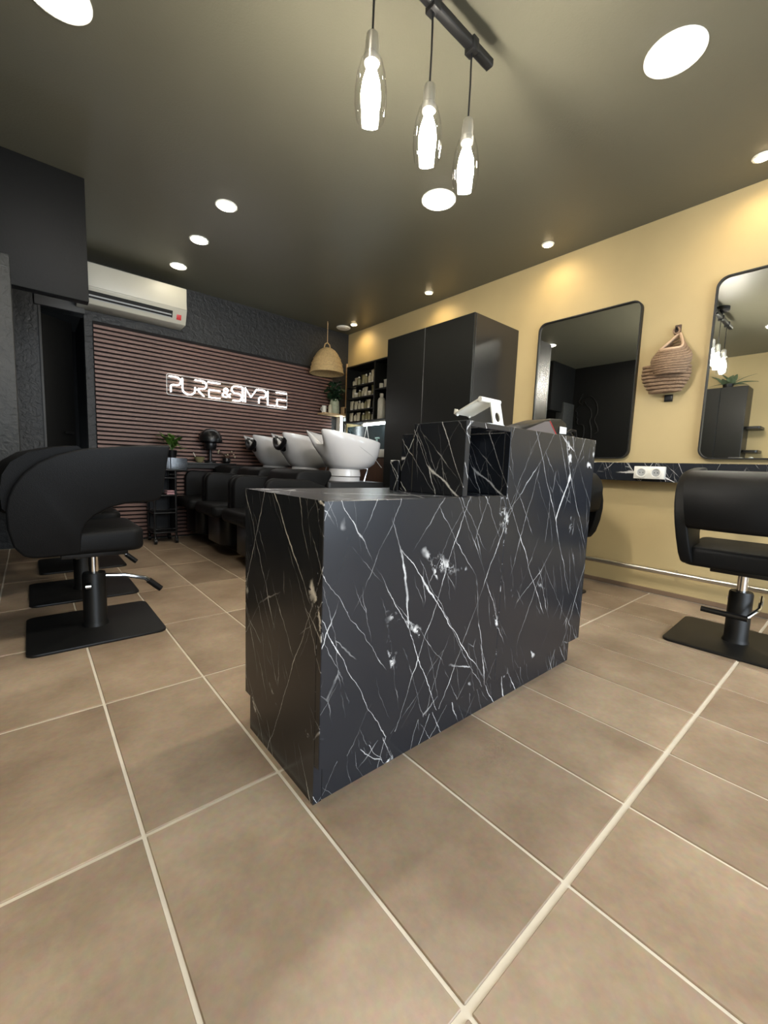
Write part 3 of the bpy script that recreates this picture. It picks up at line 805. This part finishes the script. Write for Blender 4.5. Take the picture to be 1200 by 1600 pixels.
for y in (3.055, 3.615): MB().tube([(UX + .03, y - .015, 1.254), (UX + .03, y + .015, 1.254)], .0135, 12).build('end_cap', WHITEPL, lt)
B(UX + .015, UX + .045, 3.06, 3.61, 1.268, 1.284).build('mount', WHITEPL, lt)
# washing counter
co = thing('wash_counter', 'washing counter with pale top and walnut front behind the basins', 'counter', (2.5, 3.4, 0))
B(2.27, XR - .001, 2.765, 4.18, .875, .955).build('worktop', mat('pale_counter', (.55, .54, .50), .3, var=.05), co, bevel=.006)
B(2.30, XR - .002, 2.775, 4.17, .0, .874).build('carcass', BLACKPLAST, co)
for k in range(3): B(2.282, 2.30, 2.78 + k * .465, 3.24 + k * .465, .06, .865).build('door', WALNUT, co, bevel=.002, seg=1)
B(XR - .012, XR - .001, 2.765, 4.18, .957, 1.27).build('splashback', mat('petrol_splashback', (.018, .026, .028), .25, var=.2), co)
sb = thing('spray_bottle', 'pale turquoise spray bottle on the washing counter', 'bottle', (2.34, 3.12, .956))
MB().lathe([(.026, 0), (.028, .01), (.028, .05), (.014, .075), (.012, .085)], 16, (2.34, 3.12, .956)).build('body', mat('turquoise_plastic', (.35, .55, .55), .3, var=.1), sb)
MB().tube([(2.34, 3.12, 1.04), (2.34, 3.12, 1.065), (2.34, 3.145, 1.075), (2.34, 3.085, 1.075)], .009, 8).build('trigger_head', mat('pale_turquoise_plastic', (.45, .68, .66), .3, var=.1), sb)
for k, (y, z, hh) in enumerate(((3.95, 1.23, .16), (3.52, 1.235, .16))):
    hg = thing('wire_hanger', ('thin white triangular hanger beside the upright light tube', 'thin white triangular hanger below the horizontal light tube')[k], 'hanger', (UX + .01, y, z - hh))
    MB().tube([(UX + .01, y, z), (UX + .01, y + .045, z - hh), (UX + .01, y - .045, z - hh)], .0028, 6, closed=True).build('wire', WHITEPL, hg)
    MB().tube([(UX + .01, y, z), (UX + .01, y, z + .035), (UX + .012, y + .012, z + .047)], .0026, 6).build('hook', WHITEPL, hg)

# corner: floating shelf, light tube, plant, basket lamp
cs = thing('corner_shelf', 'small pale floating shelf in the corner with a plant', 'shelf', (2.44, YB, 1.38))
B(2.26, 2.70, 4.02, YB - .002 - .034, 1.385, 1.402).build('board', LIGHTWOOD, cs, bevel=.002, seg=1)
B(2.60, 2.62, 4.03, YB - .002, 1.33, 1.385).build('bracket', BLACKMETAL, cs)
vt = thing('led_tube', 'bright upright light tube in the corner below the shelf', 'lamp', (2.575, 4.12, 1.06))
MB().tube([(2.572, 4.12, 1.07), (2.572, 4.12, 1.375)], .013, 12).build('glow_tube', EM_LED, vt)
B(2.56, 2.585, 4.132, YB - .002, 1.06, 1.384).build('mount', WHITEPL, vt)
stp = thing('corner_strip', 'pale wooden corner strip beside the bottle shelf', 'strip', (2.70, 4.0, 1.40))
B(2.672, 2.69, 4.18, 4.20, 1.403, 2.06).build('batten', LIGHTWOOD, stp, bevel=.002, seg=1)
vz = thing('potted_plant', 'trailing green plant in a banded vase on the corner shelf', 'plant', (2.44, 4.09, 1.402))
MB().lathe([(.055, 0), (.060, .01), (.062, .045), (.056, .05), (.060, .055), (.060, .095), (.054, .10), (.058, .105), (.056, .15), (.046, .175), (.040, .178), (.038, .15)], 24, (2.44, 4.09, 1.402), True, True).build('vase', STONE, vz)
leaf_me = {}
def leaf_mesh(name, m, l, w, fold=.15):
    k = (name, l, w)
    pts = []
    for i in range(5):
        f = i / 4
        ww = w * math.sin(math.pi * min(.97, .06 + f * .94)) * .5
        zz = -.25 * l * f * f
        pts.append(((f * l, -ww, zz + fold * ww), (f * l, 0, zz), (f * l, ww, zz + fold * ww)))
    vs_ = [p for q in pts for p in q]
    top = len(vs_)
    vs_ += [(x, y, z - .0012) for x, y, z in vs_]
    fs = []
    for i in range(4):
        a = i * 3
        for s in (0, 1):
            fs.append((a + s, a + s + 1, a + s + 4, a + s + 3))
            fs.append((top + a + s, top + a + s + 3, top + a + s + 4, top + a + s + 1))
    me = bpy.data.meshes.new(name); me.from_pydata(vs_, [], fs); me.materials.append(m)
    for p in me.polygons: p.use_smooth = True
    return me
def leaves(root, me, pts, name='leaf'):
    base = wloc(root)
    for (p, az, el, s) in pts:
        o = bpy.data.objects.new(name, me); COL.objects.link(o); o.parent = root
        o.location = Vector(p) - base
        o.rotation_euler = (random.uniform(-.4, .4), -el, az); o.scale = (s, s, s)
lm1 = leaf_mesh('leaf', LEAFD, .075, .045)
m = MB(); pts = []
for k in range(11):
    a = random.uniform(0, 6.28); q = Vector((2.44, 4.08, 1.56)); path = [q.copy()]
    top = Vector((2.40 + .09 * math.cos(a), 4.03 + .05 * math.sin(a), 1.78 + random.uniform(-.14, .0)))
    for i in range(1, 7):
        path.append(q.lerp(top, i / 6) + Vector((.02 * math.sin(i * 1.7 + k), .015 * math.cos(i * 2.1 + k), 0)))
        for _ in range(2): pts.append((path[-1] + Vector((random.uniform(-.01, .01), random.uniform(-.01, .01), 0)), random.uniform(0, 6.28), random.uniform(-.5, .6), random.uniform(.6, 1.05)))
    m.tube(path, .0028, 5)
m.build('stems', LEAFD, vz)
pts = [q for q in pts if q[0].y < 4.14]
leaves(vz, lm1, pts)
mug = thing('white_mug', 'white mug with handle on the corner shelf', 'mug', (2.32, 4.09, 1.402))
MB().lathe([(.026, 0), (.028, .085), (.025, .085), (.023, .006)], 20, (2.305, 4.11, 1.402), True, True).build('cup', WHITEB, mug)
MB().tube([(2.278 - .018 * math.sin(math.pi * k / 8), 4.11, 1.415 + .06 * k / 8) for k in range(9)], .004, 6).build('handle', WHITEB, mug)
cj = thing('cream_jar', 'cream glazed jar between the mug and the vase', 'jar', (2.375, 4.08, 1.402))
MB().lathe([(.022, 0), (.026, .02), (.026, .075), (.018, .088)], 18, (2.350, 4.042, 1.402)).build('body', CREAMB, cj)
MB().lathe([(.019, .088), (.019, .098)], 18, (2.350, 4.042, 1.402)).build('lid', CREAMB, cj)
wb = thing('wooden_block', 'orange brown wooden block at the end of the corner shelf', 'block', (2.585, 4.09, 1.402))
B(2.555, 2.615, 4.05, 4.12, 1.4025, 1.50).build('block', LIGHTWOOD, wb, bevel=.003)
B(2.562, 2.608, 4.049, 4.0505, 1.42, 1.485).build('face', WALNUT, wb)
# woven basket pendant
bp = thing('woven_pendant', 'dome shaped woven seagrass lampshade hanging in the corner', 'lampshade', (2.245, 3.97, 1.84))
bx, by = 2.245, 3.97
prof = [(.196, 1.838), (.190, 1.87), (.182, 1.91), (.170, 1.96), (.150, 2.01), (.122, 2.06), (.090, 2.095), (.05, 2.12), (.012, 2.128)]
pp = [];
for (r0, z0), (r1, z1) in zip(prof[:-1], prof[1:]):
    for k in range(4):
        f = k / 4; pp.append((r0 + (r1 - r0) * f + (.0022 if k % 2 else -.0015), z0 + (z1 - z0) * f))
pp.append(prof[-1])
MB().lathe(pp + [(r - .006, z - .004) for r, z in reversed(prof)], 40, (bx, by, 0), False, False).build('shade', WICKER, bp, angle=80)
for z, r in ((1.84, .197), (1.90, .186), (1.945, .176), (2.0, .156)):
    MB().tube([(bx + r * math.cos(2 * math.pi * k / 40), by + r * math.sin(2 * math.pi * k / 40), z) for k in range(40)], .0055, 6, closed=True).build('woven_band', WICKER, bp)
MB().tube([(bx - .045, by, 2.115), (bx - .03, by, 2.165), (bx, by, 2.185), (bx + .03, by, 2.165), (bx + .045, by, 2.115)], .007, 7).build('handle', WICKER, bp)
MB().tube([(bx, by, 2.18), (bx + .006, by + .01, 2.30), (bx + .01, by + .02, H - .002)], .004, 6).build('cord', LIGHTWOOD, bp)

# ------------------------------------------------------------------ trolley with plant, console with dryer hood
tr = thing('salon_trolley', 'black salon trolley with shelves and smoked trays by the slat wall', 'trolley', (.50, 4.0, 0))
TX0, TX1, TY0, TY1 = .385, .585, 3.86, 4.14
for x in (TX0 + .012, TX1 - .012):
    for y in (TY0 + .012, TY1 - .012):
        MB().tube([(x, y, .07), (x, y, .68)], .010, 10).build('post', BLACKMETAL, tr)
        ca = MB().lathe([(.006, .07), (.012, .062), (.014, .05)], 12, (x, y, 0)).build('caster', BLACKPLAST, tr)
        MB().tube([(x - .012, y, .027), (x + .012, y, .027)], .027, 14).build('wheel', BLACKPLAST, ca)
for z in (.10, .28, .44, .60): 
    B(TX0, TX1, TY0, TY1, z, z + .012).build('shelf', BLACKMETAL, tr, bevel=.003)
    MB().tube([(TX0, TY0, z + .04), (TX1, TY0, z + .04), (TX1, TY1, z + .04), (TX0, TY1, z + .04)], .003, 6, closed=True).build('guard_rail', BLACKMETAL, tr)
B(TX0, TX1, TY1 - .012, TY1, .08, .66).build('back_panel', BLACKMETAL, tr)
B(TX1 - .010, TX1, TY0 + .024, TY1 - .013, .115, .66).build('side_panel', BLACKMETAL, tr)
B(TX0 + .002, TX1 + .10, TY0, TY1, .672, .684).build('top_tray', BLACKMETAL, tr, bevel=.003)
for a in (TX0 + .006, TX0 + .153):
    m = MB(); m.box(a, a + .14, TY0 + .01, TY0 + .016, .685, .785); m.box(a, a + .14, TY1 - .016, TY1 - .01, .685, .785); m.box(a, a + .006, TY0 + .016, TY1 - .016, .685, .785); m.box(a + .134, a + .14, TY0 + .016, TY1 - .016, .685, .785)
    m.box(a, a + .14, TY0 + .01, TY1 - .01, .785, .791)
    m.build('drawer_box', SMOKE, tr)
tw = thing('folded_towel', 'small folded pink towel on the trolley shelf', 'towel', (.53, 3.95, .453))
B(.50, .575, 3.875, 3.99, .453, .473).build('lower_fold', PINK, tw, bevel=.006)
B(.503, .573, 3.877, 3.99, .4732, .490).build('upper_fold', PINK, tw, bevel=.006)
plt = thing('potted_plant', 'bright green leafy plant in a dark pot on the trolley', 'plant', (.57, 3.97, .791))
MB().lathe([(.036, 0), (.046, .06), (.048, .07), (.042, .07), (.040, .055)], 20, (.57, 3.97, .7915)).build('pot', BLACKPLAST, plt)
lm2 = leaf_mesh('leaf', LEAF, .13, .040)
pts = []
for k in range(46):
    a = random.uniform(0, 6.28); r = random.uniform(0, .075); z = .865 + random.uniform(0, .11)
    pts.append((Vector((.575 + r * math.cos(a) * 1.1, 3.97 + r * math.sin(a) * .7, z)), a + random.uniform(-.5, .5), random.uniform(.15, 1.0), random.uniform(.6, 1.0)))
leaves(plt, lm2, pts)
m = MB()
for k in range(6):
    a = k * 1.05; m.tube([(.57, 3.97, .85), (.575 + .03 * math.cos(a), 3.97 + .03 * math.sin(a), .93)], .003, 5)
m.build('stems', LEAF, plt)
con = thing('narrow_console', 'narrow black wall console beside the trolley', 'console', (1.03, 4.14, .73))
B(.70, 1.215, 4.07, YB - .036, .735, .755).build('top', BLACKMETAL, con, bevel=.003)
B(.70, 1.215, 4.075, 4.085, .70, .735).build('apron', BLACKMETAL, con)
for x in (.75, 1.18): B(x, x + .02, 4.10, YB - .036, .69, .735).build('bracket', BLACKMETAL, con)
hd = thing('dryer_hood', 'black dome shaped hair dryer hood on a short stand', 'hair dryer', (.955, 4.09, .755))
MB().lathe([(.055, 0), (.055, .012), (.02, .02), (.015, .06), (.015, .14)], 20, (.965, 4.12, .755)).build('stand', BLACKPLAST, hd)
MB().lathe([(.108, .965), (.110, .985), (.104, 1.02), (.085, 1.06), (.05, 1.088), (.01, 1.097), (.01, 1.090), (.05, 1.08), (.08, 1.05), (.098, 1.015), (.102, .985), (.10, .966)], 32, (.955, 4.07, 0), False, False).build('dome', BLACKPLAST, hd)
MB().lathe([(.05, .89), (.06, .92), (.06, .97), (.04, 1.0)], 20, (.955, 4.08, 0)).build('motor', BLACKPLAST, hd)
bw_ = thing('mixing_bowl', 'small olive mixing bowl on the console', 'bowl', (.86, 4.12, .755))
MB().lathe([(.025, 0), (.045, .03), (.052, .055), (.049, .055), (.042, .03), (.02, .006)], 20, (.86, 4.12, .7555)).build('bowl', AMBER, bw_)
MB().tube([(.84, 4.12, .77), (.80, 4.11, .85)], .004, 6).build('brush_handle', WHITEB, bw_)
fl = thing('dried_flowers', 'dark dried flower bunch with pale tips on the console', 'plant', (1.13, 4.12, .755))
MB().lathe([(.03, 0), (.045, .02), (.04, .05), (.03, .055)], 16, (1.13, 4.12, .7555)).build('pot', BLACKPLAST, fl)
m = MB(); tips = []
for k in range(16):
    a = k * .39; e = Vector((1.13 + .13 * math.cos(a) * random.uniform(.4, 1), 4.12 + .04 * math.sin(a), .80 + random.uniform(.02, .10)))
    m.tube([(1.13, 4.12, .80), (Vector((1.13, 4.12, .84)) + e) / 2, e], .0022, 5); tips.append(e)
m.build('twigs', WALNUT, fl)
for e in tips[::2]: MB().lathe([(.003, -.008), (.009, 0), (.004, .008)], 8, tuple(e)).build('blossom', CREAMB, fl)

# ------------------------------------------------------------------ line art on the black wall
art = thing('wall_line_art', 'black line drawing of a face profile on the black left wall', 'wall art', (XL, 2.68, 1.30))
pts = [[(2.80, 2.03), (2.83, 1.97), (2.85, 1.90), (2.80, 1.86), (2.855, 1.83), (2.895, 1.78), (2.865, 1.745), (2.87, 1.715), (2.85, 1.70), (2.875, 1.67), (2.85, 1.645), (2.86, 1.60), (2.83, 1.56), (2.77, 1.55), (2.74, 1.49), (2.74, 1.38), (2.77, 1.30)],
       [(2.83, 1.88), (2.77, 1.95), (2.70, 1.98), (2.63, 1.94), (2.57, 1.84), (2.555, 1.72), (2.59, 1.62), (2.545, 1.52), (2.525, 1.44), (2.57, 1.40)],
       [(2.76, 1.90), (2.72, 1.84), (2.66, 1.78), (2.64, 1.68), (2.66, 1.60), (2.63, 1.48), (2.62, 1.34)]]
def smooth(p, n=6):
    q = []
    for i in range(len(p) - 1):
        a, b, c, d_ = p[max(0, i - 1)], p[i], p[i + 1], p[min(len(p) - 1, i + 2)]
        for k in range(n):
            t = k / n
            q.append(tuple(.5 * (2 * b[j] + (c[j] - a[j]) * t + (2 * a[j] - 5 * b[j] + 4 * c[j] - d_[j]) * t * t + (-a[j] + 3 * b[j] - 3 * c[j] + d_[j]) * t ** 3) for j in (0, 1)))
    return q + [p[-1]]
for s in pts: MB().tube([(XL + .008, y, z) for y, z in smooth(s)], .007, 8).build('line', mat('satin_black_wire', (.003, .003, .003), .35), art)

# ------------------------------------------------------------------ the part of the room that only the mirror shows
bc = thing('side_cabinet', 'black cabinet with a plant on top seen in the mirror', 'cabinet', (-1.3, 1.15, 0))
B(XB + .002, -1.17, .865, 1.42, 0, 1.975).build('body', CABINET, bc, bevel=.002, seg=1)
B(-1.17, -1.15, .866, 1.14, .05, 1.975).build('door', CABINET, bc, bevel=.002, seg=1)
B(-1.17, -1.15, 1.143, 1.419, .05, 1.975).build('door', CABINET, bc, bevel=.002, seg=1)
cshelf = thing('step_shelf', 'small black corner shelves beside the mirrored cabinet', 'shelf', (-1.35, .8, 1.1))
for z in (1.13, 1.43): MB().prism(rrect(-1.488, -1.16, .70, .863, .04), lambda a, b: (a, b, z), lambda a, b: (a, b, z + .03)).build('shelf_board', BLACKPLAST, cshelf)
vp = thing('potted_plant', 'variegated striped plant on the cabinet seen in the mirror', 'plant', (-1.3, 1.1, 1.976))
MB().lathe([(.05, 0), (.06, .05), (.062, .06), (.05, .06)], 20, (-1.3, 1.1, 1.9765)).build('pot', BLACKPLAST, vp)
lm3 = leaf_mesh('leaf', LEAFV, .30, .075)
pts = [(Vector((-1.3, 1.1 + random.uniform(-.05, .05), 2.03)), random.uniform(0, 6.28), random.uniform(.1, .9), random.uniform(.5, .95)) for k in range(26)]
pts = [q for q in pts if not (1.9 < q[1] < 4.4)]
leaves(vp, lm3, pts)
